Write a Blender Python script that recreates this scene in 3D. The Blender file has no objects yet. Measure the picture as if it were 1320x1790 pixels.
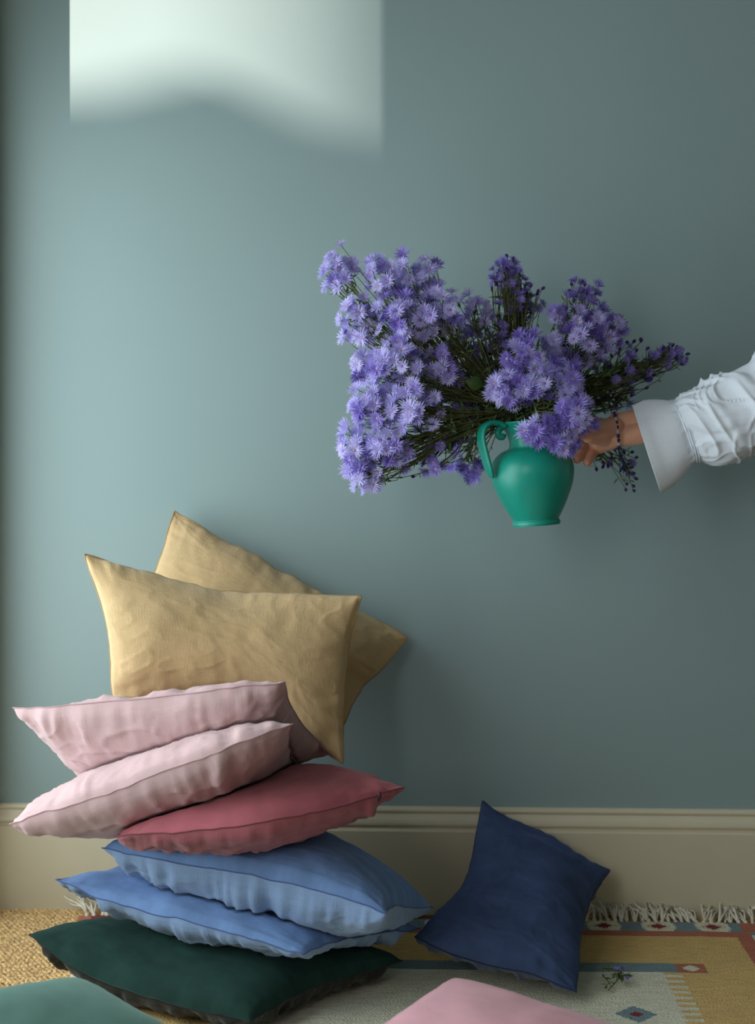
import bpy, bmesh, math, random
import numpy as np
from mathutils import Vector, Matrix
from mathutils.bvhtree import BVHTree

random.seed(7)
RNG = np.random.default_rng(7)
SC = bpy.context.scene
COL = SC.collection

# ------------------------------------------------------------------ camera
F = 2486.0; D = 2.76; H = 0.88; TH = math.radians(2.15); HZ = 800.0
CX = D * math.tan(TH)
cam = bpy.data.cameras.new('camera')
cam.sensor_fit = 'VERTICAL'; cam.sensor_height = 36.0
cam.lens = 36.0 * F / 1790.0
cam.shift_y = -(895.0 - HZ) / 1790.0
cam.clip_start = 0.05
cam.dof.use_dof = True; cam.dof.focus_distance = 2.38; cam.dof.aperture_fstop = 3.2
camo = bpy.data.objects.new('camera', cam); COL.objects.link(camo)
camo.location = (CX, -D, H); camo.rotation_euler = (math.pi / 2, 0, TH)
SC.camera = camo

# ------------------------------------------------------------------ sky, sun, window daylight, added fill light, exposure
def lin(r, g, b, a=1.0):
    f = lambda c: (c / 255) / 12.92 if c / 255 <= 0.04045 else ((c / 255 + 0.055) / 1.055) ** 2.4
    return (f(r), f(g), f(b), a)

w = bpy.data.worlds.new('sky'); SC.world = w; w.use_nodes = True
bg = w.node_tree.nodes['Background']
bg.inputs[0].default_value = (0.62, 0.78, 1.0, 1); bg.inputs[1].default_value = 0.6

LWX = -0.775                       # inner face of the left wall
WY0, WY1, WZ0, WZ1 = -0.10, -1.45, 0.03, 2.35   # window opening
sun = bpy.data.lights.new('sun', 'SUN'); sun.energy = 12.0; sun.angle = math.radians(0.45)
sun.color = (1.0, 0.85, 0.76)
SUN_DIR = Vector((1.52, 1.0, -0.515)).normalized()
suno = bpy.data.objects.new('sun', sun); COL.objects.link(suno)
suno.rotation_euler = SUN_DIR.to_track_quat('-Z', 'Y').to_euler()
suno.location = (-4, -6, 4)
sky = bpy.data.lights.new('window_daylight', 'AREA'); sky.shape = 'RECTANGLE'
sky.size = abs(WY1 - WY0); sky.size_y = 1.80; sky.energy = 27; sky.color = (0.86, 0.96, 1.0)
skyo = bpy.data.objects.new('window_daylight', sky); COL.objects.link(skyo)
skyo.location = (LWX - 0.10, (WY0 + WY1) / 2, WZ0 + 0.90)
skyo.rotation_euler = Vector((1, 0, 0)).to_track_quat('-Z', 'Z').to_euler()
fill = bpy.data.lights.new('added_fill_light', 'AREA'); fill.shape = 'RECTANGLE'  # fill lamp added to brighten fronts and the right side, no known window
fill.size = 1.4; fill.size_y = 1.6; fill.energy = 36; fill.color = (0.92, 0.95, 0.97)
fillo = bpy.data.objects.new('added_fill_light', fill); COL.objects.link(fillo)
fillo.location = (LWX - 0.10, -3.0, 1.45); fillo.rotation_euler = skyo.rotation_euler
vs = SC.view_settings
vs.view_transform = 'Standard'; vs.look = 'None'; vs.exposure = 0.0; vs.gamma = 1.0; vs.use_curve_mapping = False

# ------------------------------------------------------------------ projection helper: picture point at a depth Y
FWD = np.array([-math.sin(TH), math.cos(TH), 0.0]); RGT = np.array([math.cos(TH), math.sin(TH), 0.0])
CAM = np.array([CX, -D, H])
def P(px, py, Y):
    d = FWD + RGT * ((px - 660) / F) + np.array([0, 0, -(py - HZ) / F])
    return CAM + d * ((Y + D) / d[1])
def PF(px, py, z=0.006):
    d = FWD + RGT * ((px - 660) / F) + np.array([0, 0, -(py - HZ) / F])
    return CAM + d * ((z - H) / d[2])
MPP = D / F       # metres per pixel at the wall

# ------------------------------------------------------------------ noise
def _hash(ix, iy, seed):
    h = (ix * 374761393 + iy * 668265263 + seed * 1442695041) & 0xFFFFFFFF
    h = ((h ^ (h >> 13)) * 1274126177) & 0xFFFFFFFF
    return ((h ^ (h >> 16)) & 0xFFFF) / 65535.0
def vnoise(x, y, seed=0):
    x = np.asarray(x, float); y = np.asarray(y, float)
    ix = np.floor(x).astype(np.int64); iy = np.floor(y).astype(np.int64)
    fx = x - ix; fy = y - iy
    fx = fx * fx * fx * (fx * (fx * 6 - 15) + 10); fy = fy * fy * fy * (fy * (fy * 6 - 15) + 10)
    a = _hash(ix, iy, seed); b = _hash(ix + 1, iy, seed); c = _hash(ix, iy + 1, seed); d = _hash(ix + 1, iy + 1, seed)
    return (a * (1 - fx) + b * fx) * (1 - fy) + (c * (1 - fx) + d * fx) * fy
def fbm(x, y, seed=0, octv=4):
    s = 0; a = 0.5; t = 0
    for k in range(octv):
        s = s + a * (vnoise(x, y, seed + k * 17) - 0.5); t += a; x = x * 2.03 + 5.1; y = y * 2.03 + 1.7; a *= 0.5
    return s / t * 2
def ridge(x, y, seed=0):
    return 1 - np.abs(2 * vnoise(x, y, seed) - 1)

# ------------------------------------------------------------------ object helpers
def link(name, me, mats=(), parent=None, smooth=True):
    for m in mats: me.materials.append(m)
    if smooth and len(me.polygons):
        me.polygons.foreach_set('use_smooth', np.ones(len(me.polygons), bool))
    o = bpy.data.objects.new(name, me); COL.objects.link(o)
    if parent is not None: o.parent = parent
    return o
def mesh(name, v, f):
    me = bpy.data.meshes.new(name)
    me.from_pydata([tuple(map(float, q)) for q in v], [], [tuple(int(i) for i in q) for q in f]); me.update()
    return me
def bmesh_to(name, bm):
    me = bpy.data.meshes.new(name); bm.to_mesh(me); bm.free(); return me
def empty(name, loc):
    o = bpy.data.objects.new(name, None); o.empty_display_size = 0.05; COL.objects.link(o); o.location = loc
    return o
def tag(o, label=None, cat=None, group=None, kind=None):
    for k, v in (('label', label), ('category', cat), ('group', group), ('kind', kind)):
        if v: o[k] = v
    return o
def box(name, lo, hi, mat, kind=None, parent=None):
    x0, y0, z0 = lo; x1, y1, z1 = hi
    v = [(x0, y0, z0), (x1, y0, z0), (x1, y1, z0), (x0, y1, z0), (x0, y0, z1), (x1, y0, z1), (x1, y1, z1), (x0, y1, z1)]
    f = [(0, 3, 2, 1), (4, 5, 6, 7), (0, 1, 5, 4), (1, 2, 6, 5), (2, 3, 7, 6), (3, 0, 4, 7)]
    o = link(name, mesh(name, v, f), [mat], parent, smooth=False)
    if kind: o['kind'] = kind
    return o
def catmull(pts, n, closed=False):
    p = np.array(pts, float); m = len(p); out = []
    seg = m if closed else m - 1
    for q in range(n):
        t = q / (n if closed else n - 1) * seg
        i = min(int(t), seg - 1); u = t - i
        if closed: a, b, c, d = p[(i - 1) % m], p[i], p[(i + 1) % m], p[(i + 2) % m]
        else:
            b, c = p[i], p[i + 1]
            a = p[i - 1] if i > 0 else 2 * b - c
            d = p[i + 2] if i + 2 < m else 2 * c - b
        out.append(0.5 * ((2 * b) + (c - a) * u + (2 * a - 5 * b + 4 * c - d) * u * u + (3 * b - a - 3 * c + d) * u ** 3))
    return np.array(out)
def tube_data(path, rad, ns=6, closed=False, v0=0):
    path = np.array(path, float); n = len(path)
    r = np.full(n, rad) if np.isscalar(rad) else np.asarray(rad, float)
    T = np.roll(path, -1, 0) - np.roll(path, 1, 0)
    if not closed: T[0] = path[1] - path[0]; T[-1] = path[-1] - path[-2]
    T /= np.linalg.norm(T, axis=1)[:, None] + 1e-12
    a = np.array([0, 0, 1.0]) if abs(T[0][2]) < 0.9 else np.array([1.0, 0, 0])
    u = np.cross(T[0], a); u /= np.linalg.norm(u)
    V = []; Fc = []
    for i in range(n):
        u = u - T[i] * np.dot(u, T[i]); u /= np.linalg.norm(u) + 1e-12
        wv = np.cross(T[i], u)
        for k in range(ns):
            an = 2 * math.pi * k / ns
            V.append(path[i] + r[i] * (math.cos(an) * u + math.sin(an) * wv))
    for i in range(n if closed else n - 1):
        j = (i + 1) % n
        for k in range(ns):
            k2 = (k + 1) % ns
            Fc.append((v0 + i * ns + k, v0 + i * ns + k2, v0 + j * ns + k2, v0 + j * ns + k))
    if not closed:
        Fc.append(tuple(v0 + k for k in range(ns))[::-1]); Fc.append(tuple(v0 + (n - 1) * ns + k for k in range(ns)))
    return V, Fc
class MB:
    def __init__(s): s.v = []; s.f = []; s.m = []
    def add(s, V, Fc, mi=0):
        o = len(s.v); s.v += [tuple(q) for q in V]; s.f += [tuple(o + i for i in q) for q in Fc]; s.m += [mi] * len(Fc)
    def tube(s, path, rad, ns=6, mi=0, closed=False):
        V, Fc = tube_data(path, rad, ns, closed); s.add(V, Fc, mi)
    def build(s, name, mats, parent=None, smooth=True):
        me = mesh(name, s.v, s.f)
        o = link(name, me, mats, parent, smooth)
        me.polygons.foreach_set('material_index', np.array(s.m, np.int32))
        return o

# ------------------------------------------------------------------ materials
def new_mat(name):
    m = bpy.data.materials.new(name); m.use_nodes = True
    nt = m.node_tree; b = nt.nodes['Principled BSDF']
    return m, nt, b
def N(nt, typ, **kw):
    n = nt.nodes.new(typ)
    for k, v in kw.items(): setattr(n, k, v)
    return n
def noise_mix(nt, vec, c1, c2, scale, detail=3, lo=0.35, hi=0.65, rough=0.55):
    n = N(nt, 'ShaderNodeTexNoise'); n.inputs['Scale'].default_value = scale; n.inputs['Detail'].default_value = detail
    n.inputs['Roughness'].default_value = rough
    if vec is not None: nt.links.new(vec, n.inputs['Vector'])
    r = N(nt, 'ShaderNodeMapRange'); r.inputs['From Min'].default_value = lo; r.inputs['From Max'].default_value = hi
    nt.links.new(n.outputs['Fac'], r.inputs['Value'])
    mx = N(nt, 'ShaderNodeMix', data_type='RGBA')
    nt.links.new(r.outputs[0], mx.inputs['Factor'])
    mx.inputs[6].default_value = c1; mx.inputs[7].default_value = c2
    return mx.outputs[2], n.outputs['Fac']
def scaled(nt, vec, s):
    m = N(nt, 'ShaderNodeMapping'); m.inputs['Scale'].default_value = s; nt.links.new(vec, m.inputs['Vector']); return m.outputs[0]
def paint(name, rgb, rough=0.6, var=0.04, scale=3.0, bump=0.02, bscale=180):
    m, nt, b = new_mat(name); c = lin(*rgb)
    tc = N(nt, 'ShaderNodeTexCoord').outputs['Object']
    col, _ = noise_mix(nt, tc, tuple(x * (1 - var) for x in c[:3]) + (1,), tuple(x * (1 + var) for x in c[:3]) + (1,), scale)
    nt.links.new(col, b.inputs['Base Color']); b.inputs['Roughness'].default_value = rough
    n = N(nt, 'ShaderNodeTexNoise'); n.inputs['Scale'].default_value = bscale; nt.links.new(tc, n.inputs['Vector'])
    bp = N(nt, 'ShaderNodeBump'); bp.inputs['Strength'].default_value = bump; bp.inputs['Distance'].default_value = 0.002
    nt.links.new(n.outputs['Fac'], bp.inputs['Height']); nt.links.new(bp.outputs[0], b.inputs['Normal'])
    return m
def linen(name, rgb, var=0.12, sheen=0.25, weave=0.5):
    m, nt, b = new_mat(name); c = lin(*rgb)
    uv = N(nt, 'ShaderNodeTexCoord').outputs['UV']
    h = None; cols = []
    for s in ((1, 14, 1), (14, 1, 1)):
        v = scaled(nt, uv, s)
        col, fac = noise_mix(nt, v, tuple(x * (1 - var) for x in c[:3]) + (1,), tuple(min(1, x * (1 + var)) for x in c[:3]) + (1,), 45, 3, 0.3, 0.7)
        cols.append(col)
        if h is None: h = fac
        else:
            ad = N(nt, 'ShaderNodeMath', operation='ADD'); nt.links.new(h, ad.inputs[0]); nt.links.new(fac, ad.inputs[1]); h = ad.outputs[0]
    mx = N(nt, 'ShaderNodeMix', data_type='RGBA'); mx.inputs['Factor'].default_value = 0.5
    nt.links.new(cols[0], mx.inputs[6]); nt.links.new(cols[1], mx.inputs[7])
    nt.links.new(mx.outputs[2], b.inputs['Base Color'])
    bp = N(nt, 'ShaderNodeBump'); bp.inputs['Strength'].default_value = weave; bp.inputs['Distance'].default_value = 0.0016
    nt.links.new(h, bp.inputs['Height']); nt.links.new(bp.outputs[0], b.inputs['Normal'])
    b.inputs['Roughness'].default_value = 0.85; b.inputs['Specular IOR Level'].default_value = 0.2
    b.inputs['Sheen Weight'].default_value = sheen; b.inputs['Sheen Roughness'].default_value = 0.5
    return m
def velvet(name, rgb, sheen_rgb, var=0.22, sheen=0.6, scale=9.0):
    m, nt, b = new_mat(name); c = lin(*rgb)
    uv = N(nt, 'ShaderNodeTexCoord').outputs['UV']
    v = scaled(nt, uv, (1.0, 1.6, 1))
    col, fac = noise_mix(nt, v, tuple(x * (1 - var) for x in c[:3]) + (1,), tuple(min(1, x * (1 + var)) for x in c[:3]) + (1,), scale, 5, 0.3, 0.7, 0.6)
    nt.links.new(col, b.inputs['Base Color'])
    n = N(nt, 'ShaderNodeTexNoise'); n.inputs['Scale'].default_value = 500; nt.links.new(uv, n.inputs['Vector'])
    bp = N(nt, 'ShaderNodeBump'); bp.inputs['Strength'].default_value = 0.25; bp.inputs['Distance'].default_value = 0.0008
    nt.links.new(n.outputs['Fac'], bp.inputs['Height']); nt.links.new(bp.outputs[0], b.inputs['Normal'])
    b.inputs['Roughness'].default_value = 0.9; b.inputs['Specular IOR Level'].default_value = 0.12
    b.inputs['Sheen Weight'].default_value = sheen; b.inputs['Sheen Roughness'].default_value = 0.35
    b.inputs['Sheen Tint'].default_value = lin(*sheen_rgb)
    return m
def plain(name, rgb, rough=0.6, spec=0.3, **kw):
    m, nt, b = new_mat(name); c = lin(*rgb); var = kw.get('var', 0.12)
    tc = N(nt, 'ShaderNodeTexCoord').outputs['Object']
    col, _ = noise_mix(nt, tc, tuple(x * (1 - var) for x in c[:3]) + (1,), tuple(min(1, x * (1 + var)) for x in c[:3]) + (1,), kw.get('scale', 40))
    nt.links.new(col, b.inputs['Base Color'])
    b.inputs['Roughness'].default_value = rough; b.inputs['Specular IOR Level'].default_value = spec
    if 'sss' in kw:
        b.inputs['Subsurface Weight'].default_value = kw['sss']; b.inputs['Subsurface Radius'].default_value = (0.012, 0.005, 0.003)
        b.inputs['Subsurface Scale'].default_value = 0.5
    return m

M_WALL = paint('wall_paint', (145, 167, 167), 0.55, 0.02, 1.5, 0.03)
M_TRIM = paint('cream_gloss', (216, 207, 180), 0.4, 0.02, 6, 0.01)
M_SIDE = paint('warm_wall_paint', (160, 158, 146), 0.7)
M_REVEAL = paint('reveal_paint', (202, 184, 128), 0.6)
M_CEIL = paint('ceiling_paint', (120, 122, 116), 0.8)
M_SISAL = plain('sisal', (226, 186, 132), 0.9, 0.1, var=0.4, scale=160)
M_SISALB = plain('sisal_backing', (92, 70, 44), 0.95, 0.05, var=0.2)

# ------------------------------------------------------------------ room shell
RX1 = 2.9; RY1 = -4.2; RZ = 2.8
box('wall_back', (LWX - 0.3, 0, -0.05), (RX1, 0.15, RZ), M_WALL, 'structure')
box('floor', (LWX - 0.3, RY1, -0.10), (RX1, 0.1, 0.0), M_SISALB, 'structure')
box('ceiling', (LWX - 0.3, RY1, RZ), (RX1, 0.15, RZ + 0.1), M_CEIL, 'structure')
box('wall_right', (RX1, RY1, -0.05), (RX1 + 0.15, 0.15, RZ), M_SIDE, 'structure')
box('wall_front', (LWX - 0.3, RY1 - 0.15, -0.05), (RX1, RY1, RZ), M_SIDE, 'structure')
lw = bmesh.new()
def bmbox(bm, lo, hi):
    r = bmesh.ops.create_cube(bm, size=1.0)
    for q in r['verts']:
        q.co = Vector([lo[i] + (q.co[i] + 0.5) * (hi[i] - lo[i]) for i in range(3)])
bmbox(lw, (LWX - 0.3, WY0, 0), (LWX, 0.0, RZ)); bmbox(lw, (LWX - 0.3, -2.3, 0), (LWX, WY1, RZ)); bmbox(lw, (LWX - 0.3, RY1, 0), (LWX, -3.7, RZ)); bmbox(lw, (LWX - 0.3, -3.7, 2.35), (LWX, -2.3, RZ)); bmbox(lw, (LWX - 0.3, -3.7, 0), (LWX, -2.3, .15))  # opening nearer the camera is added for the fill lamp
bmbox(lw, (LWX - 0.3, WY1, 0), (LWX, WY0, WZ0)); bmbox(lw, (LWX - 0.3, WY1, WZ1), (LWX, WY0, RZ))
o = link('wall_left', bmesh_to('wall_left', lw), [M_REVEAL], smooth=False); o['kind'] = 'structure'
# window casing round the opening (just outside the picture)
wn = bmesh.new()
cw = 0.07
bmbox(wn, (LWX, WY0, WZ0 - cw), (LWX + 0.02, WY0 + cw, WZ1 + cw)); bmbox(wn, (LWX, WY1 - cw, WZ0 - cw), (LWX + 0.02, WY1, WZ1 + cw))
bmbox(wn, (LWX, WY1, WZ1), (LWX + 0.02, WY0, WZ1 + cw)); bmbox(wn, (LWX, WY1, WZ0 - cw), (LWX + 0.05, WY0, WZ0))
o = link('window_1', bmesh_to('window_1', wn), [M_TRIM], smooth=False); o['kind'] = 'structure'
# baseboard: moulded profile swept along the back wall
BH = 0.204
prof = [(0, BH), (-0.006, BH), (-0.010, BH - 0.002), (-0.012, BH - 0.005), (-0.012, BH - 0.008), (-0.0095, BH - 0.011), (-0.0095, BH - 0.013),
        (-0.012, BH - 0.017), (-0.016, BH - 0.023), (-0.018, BH - 0.029), (-0.018, BH - 0.033), (-0.013, BH - 0.036), (-0.013, BH - 0.039),
        (-0.020, BH - 0.042), (-0.022, BH - 0.044), (-0.022, 0), (0, 0)]
def sweep_x(name, prof, x0, x1, mat):
    v = [(x, y, z) for x in (x0, x1) for y, z in prof]; n = len(prof)
    f = [(i, i + n, (i + 1) % n + n, (i + 1) % n) for i in range(n)] + [tuple(range(n)), tuple(range(2 * n - 1, n - 1, -1))]
    bm = bmesh.new(); me = mesh(name, v, f); bm.from_mesh(me); bmesh.ops.recalc_face_normals(bm, faces=bm.faces); bm.to_mesh(me); bm.free()
    return link(name, me, [mat], smooth=False)
o = sweep_x('baseboard_back', prof, LWX, RX1, M_TRIM); o['kind'] = 'structure'
# unseen slabs added to trim the sun into a wall patch: one humped,
# a nearer upright one for the right edge, a far one for the fade
M_BLOCKER = plain('blocker_green', (70, 92, 50), 0.6, 0.3, var=0.3, scale=4)
def outside():
    sd = np.array(SUN_DIR); mb = MB()
    def slab(pts, dist, th):
        n = len(pts); V = [tuple(np.array([x, 0, z]) - sd * d_) for d_ in (dist, dist + th) for x, z in pts]
        mb.add(V, [tuple(range(n)), tuple(range(2 * n - 1, n - 1, -1))] + [(k, k + n, (k + 1) % n + n, (k + 1) % n) for k in range(n)])
    xs = np.linspace(-1.3, 0.1, 60)
    top = 1.59 + 0.045 * np.exp(-((xs + 0.36) / 0.13) ** 2) - 0.085 * np.clip((xs + 0.32) / 0.26, 0, 1) + 0.004 * np.sin(xs * 47)
    slab([(-1.3, -2.0), (0.1, -2.0)] + list(zip(xs[::-1], top[::-1])), 15, 0.8)
    slab([(-0.015, -1.6), (2.6, -1.6), (2.6, 2.7), (-0.015, 2.7)], 4.7, 0.3)
    slab([(-0.14, -14.0), (9, -14.0), (9, 6), (-0.14, 6)], 40, 5)
    o = mb.build('sun_blockers', [M_BLOCKER], smooth=False); o['kind'] = 'structure'
outside()

# ------------------------------------------------------------------ sisal carpet: rows of woven loops
def sisal():
    mb_v = []; mb_f = []
    base = [(-.5, 0, 0), (0, -.5, 0), (.5, 0, 0), (0, .5, 0), (0, 0, .55), (-.25, -.25, .4), (.25, -.25, .4), (.25, .25, .4), (-.25, .25, .4)]
    fc = [(0, 1, 5), (1, 6, 5), (1, 2, 6), (2, 7, 6), (2, 3, 7), (3, 8, 7), (3, 0, 8), (0, 5, 8), (4, 5, 6), (4, 6, 7), (4, 7, 8), (4, 8, 5)]
    base = np.array(base); rng = np.random.default_rng(5)
    x = LWX; r = 0
    y0 = -0.024; dy = 0.0072; dx = 0.0098
    j = 0
    while y0 - j * dy > -0.95:
        y = y0 - j * dy; xm = -0.30 if y > -0.13 else -0.46
        if y > -0.13: xm = 0.75
        i0 = LWX if y <= -0.13 else LWX
        xs = np.arange(LWX + 0.005 + (j % 2) * dx / 2, xm, dx)
        if y > -0.13: xs = xs[(xs < -0.3) | (xs > 0.2)]
        for xx in xs:
            s = np.array([dx * 1.12, dy * 1.25, 0.0085]) * rng.uniform(0.85, 1.15, 3)
            c = np.array([xx + rng.normal() * 0.0009, y + rng.normal() * 0.0007, -0.0008])
            an = rng.normal() * 0.25; ca, sa = math.cos(an), math.sin(an)
            q = base * s; q = np.stack([q[:, 0] * ca - q[:, 1] * sa, q[:, 0] * sa + q[:, 1] * ca, q[:, 2]], 1) + c
            o0 = len(mb_v) * 9
            mb_v.append(q); mb_f.append([(o0 + a, o0 + b, o0 + cc) for a, b, cc in fc])
        j += 1
    V = np.concatenate(mb_v); Fc = [t for q in mb_f for t in q]
    o = link('carpet_weave', mesh('carpet_weave', V, Fc), [M_SISAL], bpy.data.objects['floor'])
    o['kind'] = 'stuff'
sisal()

# ------------------------------------------------------------------ kilim rug
RUG_Z = 0.010
rx0 = PF(128, 1612, RUG_Z)[0]; rx1 = PF(1412, 1612, RUG_Z)[0]; rcx = (rx0 + rx1) / 2
yr0 = PF(1150, 1612, RUG_Z)[1]
yb1 = PF(1150, 1627, RUG_Z)[1]; yb2 = PF(1150, 1636, RUG_Z)[1]; yb3 = PF(1150, 1684, RUG_Z)[1]; yb4 = PF(1150, 1699, RUG_Z)[1]
xr_in = PF(1286, 1637, RUG_Z)[0]; xr_out = PF(1314, 1637, RUG_Z)[0]
xp = PF(1158, 1699, RUG_Z)[0]; xp2 = PF(1190, 1699, RUG_Z)[0]; xsq = PF(1232, 1692, RUG_Z)[0]
xm_c = PF(1110, 1773, RUG_Z)[0]; ym_c = PF(1110, 1773, RUG_Z)[1]
C_OCH = lin(222, 186, 122); C_BLUE = lin(128, 148, 152); C_RED = lin(186, 116, 94); C_CRM = lin(226, 222, 198); C_DRED = lin(138, 60, 66); C_TAN = lin(206, 186, 138)
def rug_color(X, Y):
    xa = rcx + abs(X - rcx)                       # the design mirrors about the middle
    j = lambda s: 0.0016 * math.sin(Y * 900 + s) + 0.0022 * (float(vnoise(X * 300, Y * 120, 3)) - 0.5)
    if Y > yb1 or xa > xr_out:                    # outer band of cream blocks with red diamonds between blue blocks
        if Y > yb1 and xa > xr_out - 0.01:
            cx, cy = (xr_out + rx1) / 2 + 0.005, (yr0 + yb1) / 2
            return C_DRED if abs(xa - cx) < 0.035 else C_RED
        if Y > yb1:
            per = 0.1005; u = ((X - PF(1149, 1620, RUG_Z)[0] + per / 2) % per) - per / 2; vv = Y - (yr0 + yb1) / 2; hh = (yr0 - yb1) / 2
        else:
            per = 0.105; u = ((Y - yb1 + per * 0.9) % per) - per / 2; vv = xa - (xr_out + rx1) / 2; hh = (rx1 - xr_out) / 2
        u += j(0)
        hw = 0.0305 - 0.010 * max(0, abs(vv) / hh - 0.45)
        if abs(u) < hw:
            dm = abs(u) / 0.0165 + abs(vv) / (hh * 0.62)
            return C_DRED if dm < 1 else (C_TAN if 1.25 < dm < 1.5 else C_CRM)
        return C_BLUE
    if Y > yb2 or xa > xr_in + j(1): return C_RED
    if Y > yb3: return C_OCH
    if xa > xsq: return C_OCH
    if Y > yb4:
        if xa > xp2 - 0.006 + j(2):
            cx, cy = (xp2 - 0.006 + xsq) / 2, (yb3 + yb4) / 2
            d = abs(xa - cx) / (xsq - xp2) * 2 + abs(Y - cy) / (yb3 - yb4) * 2
            return C_CRM if d < 0.75 else C_RED
        return C_BLUE
    if xa < xp + j(3):
        d = abs(abs(X - rcx) - abs(xm_c - rcx)) / 0.034 + abs(Y - ym_c) / 0.035
        if d < 1: return C_DRED if d < 0.35 else C_BLUE
        return C_CRM
    if xa < xp2:
        per = 0.0235
        u = ((yb4 - Y) % per) / per
        return C_OCH if u < 0.52 else C_CRM
    return C_OCH
def rug():
    root = empty('kilim_rug', (rcx, yr0, 0))
    tag(root, 'flat-woven ochre, cream and blue kilim rug with white fringe along the baseboard', 'rug')
    xs = np.arange(rx0, rx1, 0.0035); ys = np.concatenate([np.arange(yr0, -0.62, -0.0027), np.arange(-0.62, -1.5, -0.006)])
    nx, ny = len(xs), len(ys)
    XX, YY = np.meshgrid(xs, ys)
    ZZ = RUG_Z + 0.0012 * fbm(XX * 9, YY * 9, 4) + 0.0004 * np.sin(YY * 2300)
    SX = XX + np.clip((rcx - XX) / (rcx - rx0), 0, 1) ** 2 * (yr0 - YY) * 0.21
    V = np.stack([SX, YY, ZZ], -1).reshape(-1, 3)
    idx = np.arange(nx * ny).reshape(ny, nx)
    quads = np.stack([idx[:-1, :-1], idx[1:, :-1], idx[1:, 1:], idx[:-1, 1:]], -1).reshape(-1, 4)
    # thickness: skirt round the edge
    bnd = list(idx[0, :]) + list(idx[1:, -1]) + list(idx[-1, -2::-1]) + list(idx[-2:0:-1, 0])
    low = V[bnd].copy(); low[:, 2] = 0.001
    o0 = len(V); V = np.concatenate([V, low]); nb = len(bnd)
    sk = [(bnd[i], bnd[(i + 1) % nb], o0 + (i + 1) % nb, o0 + i) for i in range(nb)]
    me = mesh('woven_field', V, list(map(tuple, quads)) + sk)
    cols = np.zeros((len(me.polygons), 4), np.float32)
    k = 0
    for r in range(ny - 1):
        for c in range(nx - 1):
            cols[k] = rug_color(xs[c], ys[r]); k += 1
    cols[k:] = C_CRM
    at = me.attributes.new('yarn', 'FLOAT_COLOR', 'FACE')
    at.data.foreach_set('color', cols.reshape(-1))
    m, nt, b = new_mat('kilim_wool')
    a = N(nt, 'ShaderNodeAttribute', attribute_name='yarn')
    tc = N(nt, 'ShaderNodeTexCoord').outputs['Object']
    v = scaled(nt, tc, (1, 8, 1))
    g, fac = noise_mix(nt, v, (0.80, 0.80, 0.80, 1), (1.15, 1.15, 1.15, 1), 45, 4, 0.3, 0.7)
    mx = N(nt, 'ShaderNodeMix', data_type='RGBA', blend_type='MULTIPLY'); mx.inputs['Factor'].default_value = 1
    nt.links.new(a.outputs['Color'], mx.inputs[6]); nt.links.new(g, mx.inputs[7]); nt.links.new(mx.outputs[2], b.inputs['Base Color'])
    wv = N(nt, 'ShaderNodeTexVoronoi'); wv.inputs['Scale'].default_value = 260; nt.links.new(scaled(nt, tc, (1, 1.5, 1)), wv.inputs['Vector'])
    bp = N(nt, 'ShaderNodeBump'); bp.inputs['Strength'].default_value = 0.9; bp.inputs['Distance'].default_value = 0.0018
    nt.links.new(wv.outputs['Distance'], bp.inputs['Height']); nt.links.new(bp.outputs[0], b.inputs['Normal'])
    b.inputs['Roughness'].default_value = 0.95; b.inputs['Specular IOR Level'].default_value = 0.1
    o = link('woven_field', me, [m], root); o.location = (-rcx, -yr0, 0)
    # fringe: knotted tassels, a few meshes shared
    M_FR = plain('fringe_cotton', (226, 220, 202), 0.9, 0.1, var=0.12, scale=150)
    rng = np.random.default_rng(11); variants = []
    for q in range(8):
        mb = MB()
        kn = np.array([0, 0.004, 0.007])
        mb.tube([(0, -0.004, 0.004), (0, 0.002, 0.008), (0, 0.007, 0.006)], [0.003, 0.0045, 0.003], 6)
        for s in range(6):
            sx = rng.normal() * 0.013; L = rng.uniform(0.05, 0.085)
            p = [kn, kn + (sx * .35, L * .3, rng.uniform(0.004, .013)), kn + (sx * .8 + rng.normal() * .004, L * .7, rng.uniform(.002, .014)), kn + (sx * 1.3 + rng.normal() * .006, L, rng.uniform(-.003, .012))]
            mb.tube(catmull(p, 7), [0.0017] * 6 + [0.0009], 4)
        variants.append(mb.build('tassel', [M_FR], root))
    x = rx0 + 0.016; k = 0
    xh0 = PF(190, 1612, RUG_Z)[0]; xh1 = PF(1005, 1612, RUG_Z)[0]
    while x < rx1:
        if xh0 < x < xh1: x = xh1      # nothing of the fringe shows behind the cushions
        if k < 8: t = variants[k]
        else:
            t = variants[int(rng.integers(8))].copy(); COL.objects.link(t)
        t.location = (x - rcx, rng.normal() * 0.001, 0.0); t.rotation_euler = (rng.uniform(0.0, 0.18), 0, rng.normal() * 0.25)
        t.scale = (1, rng.uniform(0.8, 1.0), rng.uniform(0.8, 1.4))
        k += 1; x += rng.uniform(0.011, 0.014)
    return root
rug()

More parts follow.
